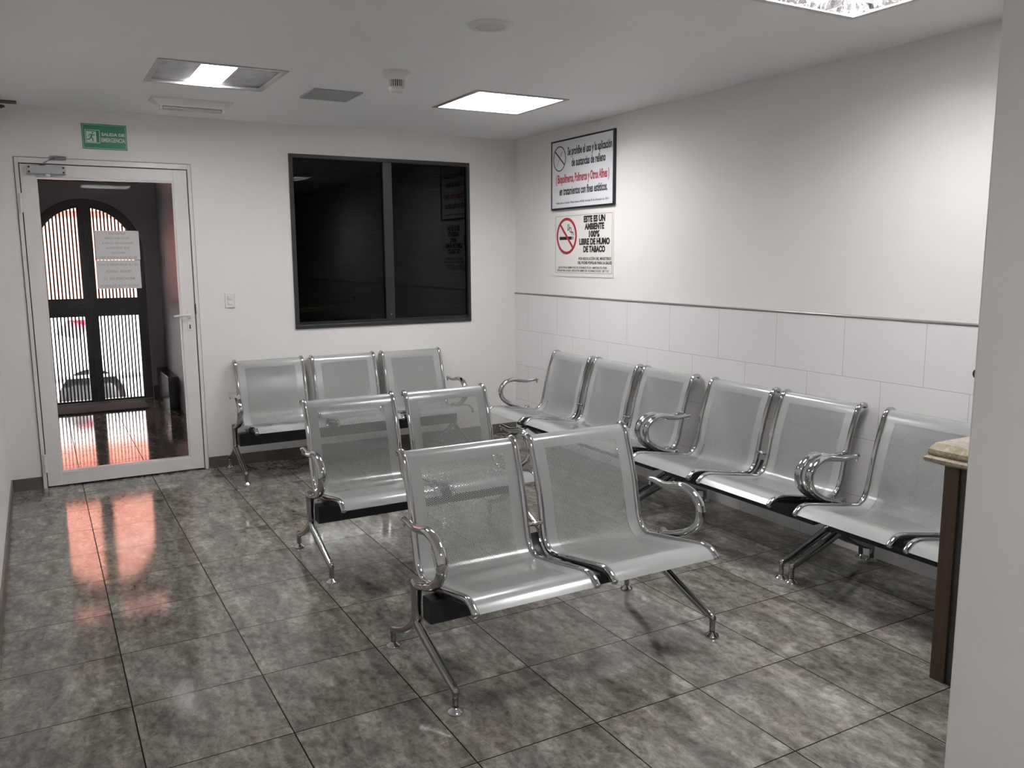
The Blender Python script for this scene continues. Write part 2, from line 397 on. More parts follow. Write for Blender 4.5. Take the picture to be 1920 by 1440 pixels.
# dark room behind the window
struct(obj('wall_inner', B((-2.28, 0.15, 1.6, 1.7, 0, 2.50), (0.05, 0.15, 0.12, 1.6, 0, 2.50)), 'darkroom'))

# ------------------------------------------------------------------ window_1
def window():
    y0, y1 = -0.012, 0.05
    bm = B((WX0, WX1, y0, y1, WZ0, WZ0+0.028), (WX0, WX1, y0, y1, WZ1-0.028, WZ1), (WX0, WX0+0.030, y0, y1, WZ0+0.028, WZ1-0.028), (WX1-0.022, WX1, y0, y1, WZ0+0.028, WZ1-0.028))
    o = obj('window_1', bm, 'winframe', bevel=0.003)
    struct(o, 'wide dark tinted window in the white wall', 'window')
    xm = -1.128
    obj('mullion', B((xm-0.045, xm+0.030, -0.004, 0.045, WZ0+0.028, WZ1-0.028)), 'mull', o, bevel=0.003)
    obj('bottom_rail', B((WX0+0.030, xm-0.045, 0.0, 0.04, WZ0+0.028, WZ0+0.050), (xm+0.030, WX1-0.022, 0.0, 0.04, WZ0+0.028, WZ0+0.050)), 'mull', o)
    for a, b in ((WX0+0.030, xm-0.045), (xm+0.030, WX1-0.022)):
        obj('window_pane', B((a, b, 0.018, 0.024, WZ0+0.050, WZ1-0.028)), 'tint', o)
    obj('window_catch', L((-1.135, -0.006, WZ0+0.085), [(0.0, -0.006), (0.006, -0.006), (0.006, 0.002), (0.0, 0.002)], 12, 'y'), 'steel', o)
window()
def blind():
    t = thing('venetian_blind', 'grey slatted blind hanging behind the dark window', 'blind', (-1.16, 0.10, 0.99))
    bm = bmesh.new()
    for i in range(44):
        z = 0.02 + i*0.028
        v = [bm.verts.new(c) for c in ((-0.71, -0.002, z), (0.70, -0.002, z), (0.70, 0.010, z+0.020), (-0.71, 0.010, z+0.020))]; bm.faces.new(v)
    o = obj('slats', bm, 'blind', t); s = o.modifiers.new('s', 'SOLIDIFY'); s.thickness = 0.0015
    obj('headrail', B((-0.715, 0.705, -0.008, 0.02, 1.24, 1.262)), 'blind', t)
    for x in (-0.35, 0.32): obj('cord', B((x-0.002, x+0.002, -0.007, -0.004, 0.0, 1.24)), 'black', t)
blind()

# ------------------------------------------------------------------ door_1
def door():
    fr = obj('door_1', B((DX0, DX0+0.022, -0.014, 0.075, 0, DZ), (DX1-0.022, DX1, -0.014, 0.075, 0, DZ), (DX0+0.022, DX1-0.022, -0.014, 0.075, DZ-0.034, DZ)), 'whitealu', bevel=0.002)
    struct(fr, 'white aluminium framed glass door', 'door')
    lx0, lx1, lz0, lz1 = DX0+0.0275, DX1-0.0275, 0.010, DZ-0.0400
    gx0, gx1, gz0, gz1 = -3.508, -2.688, 0.096, 2.024
    obj('door_leaf', B((lx0, gx0, -0.006, 0.036, lz0, lz1), (gx1, lx1, -0.006, 0.036, lz0, lz1), (gx0, gx1, -0.006, 0.036, lz0, gz0), (gx0, gx1, -0.006, 0.036, gz1, lz1)), 'whitealu', fr, bevel=0.002)
    obj('gap_light_stop', B((DX0+0.022, lx0+0.010, 0.038, 0.072, 0, DZ-0.034), (lx1-0.010, DX1-0.022, 0.038, 0.072, 0, DZ-0.034), (lx0+0.010, lx1-0.010, 0.038, 0.072, lz1-0.010, DZ-0.034), (lx0+0.010, lx1-0.010, 0.038, 0.072, 0.0, 0.016)), 'black', fr)  # black stop added behind the leaf gap to block leaking light
    obj('frame_shade_line', B((DX0-0.0035, DX0, -0.003, 0.0, 0, DZ+0.0035), (DX1, DX1+0.0035, -0.003, 0.0, 0, DZ+0.0035), (DX0, DX1, -0.003, 0.0, DZ, DZ+0.0035)), 'black', fr)  # thin black strip drawn as the shadow line between frame and wall
    obj('glazing_bead', B((gx0, gx0+0.010, -0.001, 0.030, gz0, gz1), (gx1-0.010, gx1, -0.001, 0.030, gz0, gz1), (gx0+0.01, gx1-0.01, -0.001, 0.030, gz0, gz0+0.010), (gx0+0.01, gx1-0.01, -0.001, 0.030, gz1-0.010, gz1)), 'whitealu', fr)
    obj('glass_pane', B((gx0+0.010, gx1-0.010, 0.012, 0.018, gz0+0.010, gz1-0.010)), 'glass', fr)
    pl = obj('handle_plate', B((-2.652, -2.624, -0.012, -0.006, 1.090, 1.150)), 'plastic', fr, bevel=0.004)
    bm = bmesh.new(); sweep(bm, catmull([(-2.638, -0.010, 1.116), (-2.640, -0.045, 1.116), (-2.655, -0.052, 1.116), (-2.70, -0.050, 1.114), (-2.745, -0.048, 1.110)], 5), (0,0,1), 0.008, 0.007, 10)
    obj('door_handle', bm, 'plastic', pl, smooth=True)
    lk = obj('lock_plate', B((-2.655, -2.622, -0.012, -0.006, 1.005, 1.062)), 'plastic', fr, bevel=0.010, seg=3)
    obj('keyhole', B((-2.643, -2.635, -0.0135, -0.0118, 1.018, 1.046)), 'black', lk)
    for z in (1.86, 0.17):
        o = obj('hinge', L((DX0+0.020, -0.020, z), [(0.0, -0.06), (0.010, -0.06), (0.010, 0.06), (0.0, 0.06)], 12), 'whitealu', fr)
    obj('strike', B((DX1-0.026, DX1-0.020, -0.017, -0.013, 1.12, 1.19)), 'black', fr)
    # sheets of paper taped on the glass, their print seen from behind
door()
def closer():
    t = thing('door_closer', 'grey overhead door closer on the top corner of the glass door', 'door closer', (-3.44, -0.006, 2.07))
    b = obj('closer_body', B((-0.115, 0.105, -0.045, 0, -0.030, 0.022)), 'vent', t, bevel=0.005)
    for x in (-0.100, 0.092):
        for z in (-0.018, 0.010): obj('screw', L((x, -0.046, z), [(0, -0.003), (0.006, -0.003), (0.006, 0.002), (0, 0.002)], 10, 'y'), 'black', b)
    obj('valve_cap', L((0.0, -0.022, -0.030), [(0, -0.012), (0.016, -0.012), (0.018, 0.0), (0, 0.0)], 14), 'plastic', t)
    bm = bmesh.new(); sweep(bm, [(-0.03, -0.025, 0.026), (0.005, -0.11, 0.045), (0.045, -0.02, 0.075)], (0,0,1), 0.004, 0.010, 8)
    obj('closer_arm', bm, 'cast', t)
    obj('arm_bracket', B((0.02, 0.115, -0.030, -0.008, 0.062, 0.086)), 'cast', t, bevel=0.003)
    obj('spindle', L((-0.02, -0.022, 0.022), [(0, 0), (0.014, 0), (0.014, 0.012), (0, 0.012)], 14), 'cast', t)
closer()
def papers():
    for i, (x0, x1, z0, z1, lines, lab) in enumerate([
        (-3.196, -2.926, 1.500, 1.692, [('BUENOS DIAS', 0.016, 0.10), ('FAVOR MANTENER', 0.018, 0.15), ('SILENCIO EN LA SALA', 0.018, 0.19), ('DE ESPERA', 0.018, 0.14), ('GRACIAS', 0.018, 0.09), ('SE LE AGRADECE NO', 0.020, 0.23)],
         'upper sheet of printed paper taped to the door glass'),
        (-3.200, -2.930, 1.308, 1.497, [('SE LE AGRADECE NO', 0.020, 0.24), ('TRAER NIÑOS', 0.024, 0.16), ('MENORES DE 12', 0.024, 0.19), ('AÑOS A LA CLINICA', 0.022, 0.24)],
         'lower sheet of printed paper taped to the door glass')]):
        t = obj('paper_notice', B((x0, x1, 0.0100, 0.0108, z0, z1)), 'paper')
        tag(t, lab, 'notice', 'printed sheets on the door glass')
        n = len(lines); cx = (x0+x1)/2
        for k, (s, sz, wd) in enumerate(lines):
            zz = z1 - (k+0.75)*(z1-z0)/n
            line(t, 'greyink', s, sz, wd, lambda u, v, w_, zz=zz: (cx-u, 0.0098-w_*0.3, zz+v), 0, 0.0004, 0.0004)
papers()

# ------------------------------------------------------------------ street gate
def arc(r, a0, a1, n, y=0.0):
    return [(r*math.cos(a0+(a1-a0)*i/n), y, GS+r*math.sin(a0+(a1-a0)*i/n)) for i in range(n+1)]
def gate():
    t = thing('entrance_gate', 'black steel double gate with arched top and vertical bars', 'gate', (GX, GY+0.05, 0.004))
    ri = GR-0.095; bm = bmesh.new(); y0, y1 = -0.03, 0.03; N = 36
    out = [(-GR+0.003, 0.0)] + [((GR-0.003)*math.cos(math.pi*(1-i/N)), GS+(GR-0.003)*math.sin(math.pi*(1-i/N))) for i in range(N+1)] + [(GR-0.003, 0.0)]
    inn = [(-ri, 0.0)] + [(ri*math.cos(math.pi*(1-i/N)), GS+ri*math.sin(math.pi*(1-i/N))) for i in range(N+1)] + [(ri, 0.0)]
    V = [[bm.verts.new((p[0], y, p[1])) for p in pts] for y in (y0, y1) for pts in (out, inn)]
    of, inf_, ob, ib = V
    for i in range(len(out)-1):
        for q in ((of[i], of[i+1], inf_[i+1], inf_[i]), (ob[i+1], ob[i], ib[i], ib[i+1]), (of[i], ob[i], ob[i+1], of[i+1]), (inf_[i+1], ib[i+1], ib[i], inf_[i])): bm.faces.new(q)
    for k in (0, -1): bm.faces.new((of[k], inf_[k], ib[k], ob[k]))
    obj('gate_frame', bm, 'gate', t)
    obj('centre_stile', B((-0.066, -0.002, -0.028, 0.028, 0.0, GS+ri+0.02)), 'gate', t); obj('centre_stile', B((0.002, 0.066, -0.028, 0.028, 0.0, GS+ri+0.02)), 'gate', t)
    obj('cover_strip', B((-0.012, 0.012, 0.026, 0.034, 0.0, GS+ri)), 'gate', t)
    for s in (-1, 1):
        a, b = sorted((s*0.066, s*(ri+0.01)))
        obj('lock_rail', B((a, b, -0.026, 0.026, 0.905, 1.095)), 'gate', t)
        obj('bottom_rail', B((a, b, -0.026, 0.026, 0.0, 0.022)), 'gate', t)
        for k in range(11):
            x = s*(0.066+0.0335*(k+0.62))
            top = GS+math.sqrt(max(0, (ri+0.01)**2-x*x))
            bm = bmesh.new(); sweep(bm, [(x, 0.008, 0.0), (x, 0.008, top)], (1,0,0), 0.0088, 0.0080, 8, 2.0, False)
            obj('gate_bar', bm, 'gate', t, smooth=True)
    obj('gate_lock', B((-0.14, -0.06, -0.045, -0.026, 0.93, 1.03)), 'gate', t, bevel=0.004)
    bm = bmesh.new(); sweep(bm, catmull([(-0.05, -0.03, 0.84), (-0.02, -0.06, 0.85), (0.01, -0.03, 0.87)], 4), (0,0,1), 0.006, 0.006, 8); obj('gate_pull', bm, 'steel', t, smooth=True)
    g = thing('transom_grille', 'black barred grille in the slot above the arched gate', 'grille', (GX, GY+0.05, 2.290))
    obj('grille_frame', B((-GR, GR, -0.02, 0.02, 0, 0.012), (-GR, GR, -0.02, 0.02, 0.123, 0.135), (-0.09, 0.07, -0.02, 0.02, 0.012, 0.123)), 'gate', g)
    for s in (-1, 1):
        for k in range(12):
            x = s*(0.09+0.0335*(k+0.6)); obj('gate_bar', B((x-0.007, x+0.007, -0.007, 0.007, 0.012, 0.123)), 'gate', g)
gate()
tag(obj('doormat', B((-3.49, -2.645, 2.87, 3.40, 0.0, 0.018)), 'mat', bevel=0.005), 'dark brown doormat on the corridor floor before the gate', 'doormat')
t = thing('low_ledge', 'black stone ledge along the corridor wall seen through the door glass', 'ledge', (-2.382, 3.1, 0))
obj('ledge_top', B((-0.10, 0, -0.45, 0.44, 0.0, 0.335)), 'ledge', t, bevel=0.004)
t = obj('wall_socket', B((-2.387, -2.38, 3.14, 3.21, 1.44, 1.55)), 'plasticgrey', bevel=0.002); tag(t, 'small grey socket plate on the corridor wall behind the door glass', 'socket')

# ------------------------------------------------------------------ street
struct(obj('pavement', B((-12, 9, 3.72, 4.9, -0.80, -0.45)), 'pave'), 'street pavement outside the gate', 'pavement')
struct(obj('road', B((-12, 9, 4.9, 10.6, -0.80, -0.66)), 'road'), 'asphalt street outside the gate', 'road')
def building():
    t = thing('orange_building', 'bright orange house front across the street seen through the gate bars', 'building', (-3, 10.6, -0.66))
    bm = B((-8, 8, 0, 0.5, 0, 6.0))
    obj('facade', bm, 'orange', t)
    obj('cornice', B((-8, 8, -0.06, 0, 3.0, 3.1)), 'orange', t)
    for x in (-4.2, 2.9): 
        f = obj('window', B((x, x+1.0, -0.03, 0, 1.4, 2.6)), 'whitealu', t); obj('pane', B((x+0.07, x+0.93, -0.035, -0.03, 1.47, 2.53)), 'facwin', f)
building()
def car():
    wz = 0.33; t = thing('parked_van', 'white van parked in the street behind the barred gate', 'van', (-3.01, 6.0, -0.66))
    prof = [(-3.30, 0.30), (-3.34, 0.60), (-3.20, 0.92), (-2.75, 1.02), (-2.25, 1.50), (-1.9, 1.60), (1.10, 1.60), (1.22, 1.45), (1.26, 0.60), (1.22, 0.26)]
    low = []
    for cx in (0.0, -2.5):
        low += [(cx+0.40*math.cos(a), wz+0.40*math.sin(a)) for a in [math.pi*k/14 for k in range(15)]]
    outl = prof + [(0.46, 0.22), (0.41, wz-0.08)] + low[:15] + [(-0.41, wz-0.08), (-0.5, 0.20), (-2.0, 0.20), (-2.09, wz-0.08)] + low[15:] + [(-2.91, wz-0.08), (-3.0, 0.24)]
    bm = bmesh.new(); f = bm.faces.new([bm.verts.new((x, 0.0, z)) for x, z in outl])
    r = bmesh.ops.extrude_face_region(bm, geom=[f])
    for g in r['geom']:
        if isinstance(g, bmesh.types.BMVert): g.co.y += 1.7
    for v in bm.verts:
        if v.co.z > 1.0: v.co.y += (0.85-v.co.y)*min(0.2, (v.co.z-1.0)*0.3)
    bmesh.ops.triangulate(bm, faces=[f for f in bm.faces if len(f.verts) > 4])
    obj('van_body', bm, 'carwhite', t, bevel=0.03)
    for cx in (0.0, -2.5): obj('wheel_arch_liner', L((cx, 0.30, wz), [(0.395, -0.26), (0.398, 0.2), (0, 0.2)], 32, 'y'), 'tyre', t)
    for cx in (0.0, -2.5):
        for yy, s in ((0.02, 1), (1.68, -1)):
            tr = obj('tyre', L((cx, yy+s*0.10, wz), [(0.21, -0.09*s), (0.30, -0.095*s), (0.325, -0.07*s), (0.33, 0.0), (0.325, 0.07*s), (0.30, 0.09*s), (0.21, 0.09*s)], 40, 'y'), 'tyre', t, smooth=True)
            bm = bmesh.new(); lathe(bm, (cx, yy+s*0.05, wz), None, [(0.0, -0.02*s), (0.05, -0.02*s), (0.055, 0.0), (0.20, 0.012*s), (0.215, -0.02*s), (0.225, -0.03*s)], 36, 0, 'y')
            for k in range(5):
                a = 2*math.pi*k/5+0.3; c, s2 = math.cos(a), math.sin(a)
                sweep(bm, [(cx+0.04*c, yy+0.03*s, wz+0.04*s2), (cx+0.21*c, yy+0.035*s, wz+0.21*s2)], (-s2, 0, c), 0.028, 0.014, 8, 2.0, False)
            obj('hub_cap', bm, 'alloy', tr)
    obj('side_window', B((-2.05, -1.15, 0.045, 0.12, 1.06, 1.46)), 'carglass', t, bevel=0.02)
    bm = bmesh.new(); v = [bm.verts.new(c) for c in ((-0.22, -0.008, 1.385), (0.03, -0.008, 1.29), (0.06, -0.008, 1.385), (-0.22, 0.15, 1.385), (0.03, 0.15, 1.29), (0.06, 0.15, 1.385))]
    for q in ((0,1,2),(5,4,3),(0,3,4,1),(1,4,5,2),(2,5,3,0)): bm.faces.new([v[i] for i in q])
    obj('red_marking', bm, 'redlamp', t)
    obj('side_moulding', B((-1.9, 1.1, -0.02, 0.02, 0.62, 0.66)), 'vent', t, bevel=0.006)
    obj('bumper', B((0.62, 1.30, -0.015, 1.715, 0.28, 0.50)), 'carwhite', t, bevel=0.03)
    obj('door_handle', B((-1.1, -0.96, -0.02, 0.01, 0.92, 0.95)), 'carwhite', t, bevel=0.006)
car()

# ------------------------------------------------------------------ signs and fittings on the walls
def exit_sign():
    x0, x1, z0, z1 = -3.224, -2.958, 2.214, 2.374
    t = tag(obj('exit_sign', B((x0, x1, -0.004, 0, z0, z1)), 'green'), 'green emergency exit sign above the glass door', 'sign')
    y = -0.004
    e = 0.006; bm = B((x0+e, x1-e, y-0.0006, y, z1-e-0.002, z1-e), (x0+e, x1-e, y-0.0006, y, z0+e, z0+e+0.002), (x0+e, x0+e+0.002, y-0.0006, y, z0+e, z1-e), (x1-e-0.002, x1-e, y-0.0006, y, z0+e, z1-e))
    obj('border', bm, 'signwhite', t)
    ix0, ix1, iz0, iz1 = x0+0.018, x0+0.106, z0+0.038, z0+0.122
    bm = B((ix0, ix1, y-0.0006, y, iz1-0.004, iz1), (ix0, ix1, y-0.0006, y, iz0, iz0+0.004), (ix0, ix0+0.004, y-0.0006, y, iz0, iz1), (ix1-0.004, ix1, y-0.0006, y, iz0, iz1), (ix0+0.008, ix1-0.022, y-0.0006, y, iz0+0.006, iz1-0.010))
    obj('pictogram_panel', bm, 'signwhite', t)
    cx, cz = ix0+0.036, (iz0+iz1)/2; bm = bmesh.new()
    def limb(pts, r=0.0042): sweep(bm, [(cx+a, y-0.0009, cz+b) for a, b in pts], (0,1,0), 0.0007, r, 8, 2.0, True)
    limb([(0.006, 0.014), (-0.002, -0.006)], 0.006); limb([(-0.002, -0.006), (0.010, -0.014), (0.008, -0.030)]); limb([(-0.002, -0.006), (-0.010, -0.018), (-0.024, -0.020)])
    limb([(0.006, 0.014), (0.016, 0.006), (0.022, 0.012)], 0.003); limb([(0.004, 0.014), (-0.010, 0.012), (-0.014, 0.0)], 0.003)
    lathe(bm, (cx+0.010, y-0.0009, cz+0.024), None, [(0, -0.0006), (0.0055, -0.0006), (0.0055, 0.0006), (0, 0.0006)], 14, 0, 'y')
    obj('running_figure', bm, 'green', t)
    P = lambda zz: (lambda u, v, w_: (x0+0.184+u, y-0.0003-w_, zz+v))
    line(t, 'signwhite', 'SALIDA DE', 0.026, 0.138, P(z0+0.088), 0, 0.0010); line(t, 'signwhite', 'EMERGENCIA', 0.038, 0.142, P(z0+0.048), 0, 0.0008)
exit_sign()
def rsign(name, y0, y1, z0, z1, mat, th, lab, grp):
    return tag(obj(name, B((-th, 0, y0, y1, z0, z1)), mat), lab, 'sign', grp)
def right_signs():
    # ring helper on the x = const plane; u runs toward -y (reading direction)
    def P(yc, zz, x): return lambda u, v, w_: (x-w_, yc-u, zz+v)
    def ring(bm, yc, zc, ry, rz, wd, x, n=40):
        A = []; Bv = []
        for k in range(n):
            a = 2*math.pi*k/n; A.append((yc+ry*math.cos(a), zc+rz*math.sin(a))); Bv.append((yc+(ry-wd)*math.cos(a), zc+(rz-wd)*math.sin(a)))
        for xx in (x-0.0008,):
            va = [bm.verts.new((xx, *p)) for p in A]; vb = [bm.verts.new((xx, *p)) for p in Bv]
            wa = [bm.verts.new((x, *p)) for p in A]; wb = [bm.verts.new((x, *p)) for p in Bv]
            for k in range(n):
                j = (k+1) % n
                for q in ((va[k], va[j], vb[j], vb[k]), (va[k], wa[k], wa[j], va[j]), (vb[k], vb[j], wb[j], wb[k])): bm.faces.new(q)
    # upper sign
    y0, y1, z0, z1 = -1.406, -0.598, 1.866, 2.365; x = -0.012; W = y1-y0
    t = rsign('wall_sign', y0, y1, z0, z1, 'sheet', 0.012, 'white framed sign forbidding filler substances, hung above the no-smoking sign', 'signs on the right-hand wall')
    obj('sign_frame', B((-0.020, 0, y0-0.008, y0+0.006, z0-0.008, z1+0.008), (-0.016, 0, y1-0.003, y1+0.006, z0-0.008, z1+0.008), (-0.020, 0, y0+0.006, y1-0.003, z0-0.008, z0+0.004), (-0.016, 0, y0+0.006, y1-0.003, z1-0.003, z1+0.008)), 'black', t)
    bm = bmesh.new(); ring(bm, y1-0.108, z1-0.128, 0.088, 0.094, 0.008, x)
    sweep(bm, [(x-0.0008, y1-0.108+0.060, z1-0.128+0.058), (x-0.0008, y1-0.108-0.066, z1-0.128-0.046)], (1,0,0), 0.0007, 0.006, 6)
    obj('prohibition_ring', bm, 'maroon', t)
    bm = bmesh.new(); sweep(bm, [(x-0.0004, y1-0.15, z1-0.075), (x-0.0004, y1-0.07, z1-0.180)], (1,0,0), 0.0004, 0.003, 6); sweep(bm, [(x-0.0004, y1-0.145, z1-0.080), (x-0.0004, y1-0.125, z1-0.107)], (1,0,0), 0.0004, 0.006, 6)
    obj('syringe_symbol', bm, 'greyink', t)
    line(t, 'ink', 'Se prohíbe el uso y la aplicación', 0.082, 0.560, P(y1-0.500, z1-0.112, x), 0, 0.0024)
    line(t, 'ink', 'de sustancias de relleno', 0.082, 0.430, P(y1-0.490, z1-0.196, x), 0, 0.0024)
    line(t, 'ink', 'en tratamientos con fines estéticos.', 0.082, 0.620, P(y1-0.420, z0+0.100, x), 0, 0.0024)
    line(t, 'ink', 'Publicación en Gaceta Oficial número 40.065 de fecha 05 de Diciembre de 2012', 0.021, 0.680, P(y1-0.405, z0+0.034, x), 0, 0.0002)
    q = line(t, 'redink', '( Biopolímeros, Polímeros y Otros Afines )', 0.088, 0.690, P(y1-0.405, z0+0.190, x), 0, 0.0026)
    q['label'] = 'dark red lettering'
    # lower sign
    y0, y1, z0, z1 = -1.396, -0.627, 1.353, 1.822; x = -0.005
    t = rsign('wall_sign', y0, y1, z0, z1, 'sheet2', 0.005, 'cream no-smoking sign with red ring, hung below the framed sign', 'signs on the right-hand wall')
    e = 0.014; bm = B((x-0.0006, x, y0+e, y1-e, z1-e-0.002, z1-e), (x-0.0006, x, y0+e, y1-e, z0+e+0.012, z0+e+0.014), (x-0.0006, x, y0+e, y0+e+0.002, z0+e+0.012, z1-e), (x-0.0006, x, y1-e-0.002, y1-e, z0+e+0.012, z1-e))
    obj('border', bm, 'ink', t)
    yc, zc = y1-0.170, z1-0.165; bm = bmesh.new(); ring(bm, yc, zc, 0.140, 0.138, 0.021, x)
    sweep(bm, [(x-0.0010, yc+0.092, zc+0.092), (x-0.0010, yc-0.092, zc-0.092)], (1,0,0), 0.0006, 0.010, 6, 4, False)
    obj('prohibition_ring', bm, 'redink', t)
    bm = B((x-0.0004, x, yc-0.072, yc+0.098, zc-0.028, zc-0.004), (x-0.0004, x, yc-0.084, yc-0.078, zc-0.028, zc-0.004), (x-0.0004, x, yc-0.096, yc-0.090, zc-0.028, zc-0.004))
    for o in (0.0, 0.022):
        sweep(bm, catmull([(x-0.0003, yc-0.094+o, zc+0.004), (x-0.0003, yc-0.092+o, zc+0.022), (x-0.0003, yc-0.066+o, zc+0.034), (x-0.0003, yc-0.060+o, zc+0.058), (x-0.0003, yc-0.038+o, zc+0.064-o), (x-0.0003, yc-0.030+o*0.5, zc+0.088)], 5), (1,0,0), 0.0003, 0.0035, 6)
    obj('cigarette_symbol', bm, 'ink', t)
    yt = y1-0.535
    for k, (s, wd) in enumerate((('ESTE ES UN', 0.27), ('AMBIENTE', 0.245), ('100%', 0.135), ('LIBRE DE HUMO', 0.385), ('DE TABACO', 0.275))):
        line(t, 'ink', s, 0.060, wd, P(yt, z1-0.068-0.0545*k, x), 0, 0.0036)
    line(t, 'ink', 'POR RESOLUCIÓN DEL MINISTERIO', 0.028, 0.41, P(yt-0.005, z0+0.124, x), 0, 0.0008); line(t, 'ink', 'DEL PODER POPULAR PARA LA SALUD', 0.028, 0.43, P(yt-0.005, z0+0.094, x), 0, 0.0010)
    line(t, 'ink', 'GACETA OFICIAL NUMERO 39.627 DEL 02 DE MARZO DE 2011 - MINISTERIO DEL PODER', 0.022, 0.64, P(y1-0.375, z0+0.060, x), 0, 0.0003)
    line(t, 'ink', 'POPULAR PARA LA SALUD - RESOLUCION NUMERO 030 - 02 DE MARZO DE 2011 - 200° Y 152°', 0.022, 0.68, P(y1-0.380, z0+0.037, x), 0, 0.0003)
right_signs()
def switch():
    t = thing('light_switch', 'white double light switch on the wall between door and window', 'switch', (-2.358, 0, 1.208))
    obj('switch_plate', B((-0.034, 0.034, -0.008, 0, -0.055, 0.055)), 'plastic', t, bevel=0.004)
    for z in (-0.018, 0.018): obj('rocker', B((-0.016, 0.016, -0.013, -0.008, z-0.014, z+0.014)), 'plastic', t, bevel=0.002)
switch()
tag(obj('round_wall_fitting', L((-0.006, -4.10, 0.99), [(0.0, -0.03), (0.022, -0.03), (0.026, -0.015), (0.012, 0.0), (0, 0)], 18, 'x'), 'black', smooth=True), 'small round black fitting on the tiled wall, half hidden behind the wall end', 'fitting')

# ------------------------------------------------------------------ things on the ceiling
def troffer(h, lab, kind):
    x0, x1, y0, y1 = h; cx, cy = (x0+x1)/2, (y0+y1)/2; a, b = (x1-x0)/2, (y1-y0)/2; dz = 0.15
    t = thing('ceiling_light', lab, 'ceiling light', (cx, cy, CZ), 0, 'square recessed ceiling lights')
    g = 0.003; a -= g; b -= g
    obj('housing', B((-a, -a+0.004, -b, b, 0.0, dz), (a-0.004, a, -b, b, 0.0, dz), (-a, a, -b, -b+0.004, 0.0, dz), (-a, a, b-0.004, b, 0.0, dz), (-a, a, -b, b, dz, dz+0.004)), 'housing', t)
    f = 0.014
    obj('frame', B((-a-f, -a+f, -b-f, b+f, -0.005, -0.001), (a-f, a+f, -b-f, b+f, -0.005, -0.001), (-a+f, a-f, -b-f, -b+f, -0.005, -0.001), (-a+f, a-f, b-f, b+f, -0.005, -0.001)), 'trimgrey' if kind != 'foil' else 'housing', t)
    if kind == 'third':
        obj('lamp_panel', B((-0.095, 0.080, -b+0.012, b-0.012, 0.014, 0.020)), 'lamp3', t)
        for p, q in ((-a+0.004, -0.096), (0.081, a-0.004)): obj('side_cover', B((p, q, -b+0.004, b-0.004, 0.012, 0.018)), 'diffoff', t)
    else:
        obj('lamp_panel', B((-a+0.03, a-0.03, -b+0.03, b-0.03, 0.115 if kind != 'foil' else 0.13, 0.135)), 'lamp3' if kind == 'bright' else 'lamp', t)
        bl = [(-a+0.004+i*(2*a-0.008)/4-0.001, -a+0.004+i*(2*a-0.008)/4+0.001) for i in range(1, 4)]
        bm = bmesh.new()
        H = 0.045 if kind == 'foil' else 0.03
        for i in range(1, 4):
            xx = -a + i*2*a/4; yy = -b + i*2*b/4
            for (p, q, r, s) in ((xx-0.002, xx+0.002, -b+0.004, b-0.004), (-a+0.004, a-0.004, yy-0.002, yy+0.002)): box(bm, p, q, r, s, 0.006, H)
        if kind == 'foil':
            for i in range(26):     # creased reflector strips round the opening
                s = -a+0.02+i*(2*a-0.04)/26; e = s+(2*a-0.04)/26; k = random.uniform(0.008, 0.03)
                for yy, sg in ((-b+0.004, 1), (b-0.004, -1)):
                    bm.faces.new([bm.verts.new(c) for c in ((s, yy, 0.004), (e, yy, 0.004), (e, yy+sg*k, 0.05), (s, yy+sg*random.uniform(0.008, 0.03), 0.05))])
                s2 = -b+0.02+i*(2*b-0.04)/26; e2 = s2+(2*b-0.04)/26
                for xx, sg in ((-a+0.004, 1), (a-0.004, -1)):
                    bm.faces.new([bm.verts.new(c) for c in ((xx, s2, 0.004), (xx, e2, 0.004), (xx+sg*k, e2, 0.05), (xx+sg*random.uniform(0.008, 0.03), s2, 0.05))])
        obj('louvre', bm, 'foil', t)
    return t
troffer(HOLES[0], 'recessed ceiling light with only its middle third lit', 'third')
troffer(HOLES[1], 'fully lit square ceiling light nearest the corner signs', 'full')
troffer(HOLES[2], 'lit square ceiling light cut off by the top edge of the photo', 'foil')
troffer(HOLES[3], 'unseen square ceiling light added behind the camera to brighten the room', 'full')  # added lamp out of view, raises the bounce light
def vent():
    t = thing('ceiling_vent', 'grey slatted air vent in the ceiling between the two far lights', 'vent', (-1.95, -1.218, CZ))
    a, b = 0.145, 0.158
    obj('vent_frame', B((-a, -a+0.022, -b, b, -0.008, 0), (a-0.022, a, -b, b, -0.008, 0), (-a+0.022, a-0.022, -b, -b+0.022, -0.008, 0), (-a+0.022, a-0.022, b-0.022, b, -0.008, 0)), 'vent', t, bevel=0.002)
    obj('vent_backing', B((-a+0.022, a-0.022, -b+0.022, b-0.022, -0.0015, -0.0005)), 'ventdark', t)
    for i in range(9):
        y = -b+0.035+i*(2*b-0.07)/8
        bm = bmesh.new(); v = [bm.verts.new(c) for c in ((-a+0.022, y-0.010, -0.002), (a-0.022, y-0.010, -0.002), (a-0.022, y+0.010, -0.009), (-a+0.022, y+0.010, -0.009))]; bm.faces.new(v)
        o = obj('slat', bm, 'vent', t); s = o.modifiers.new('s', 'SOLIDIFY'); s.thickness = 0.001
vent()
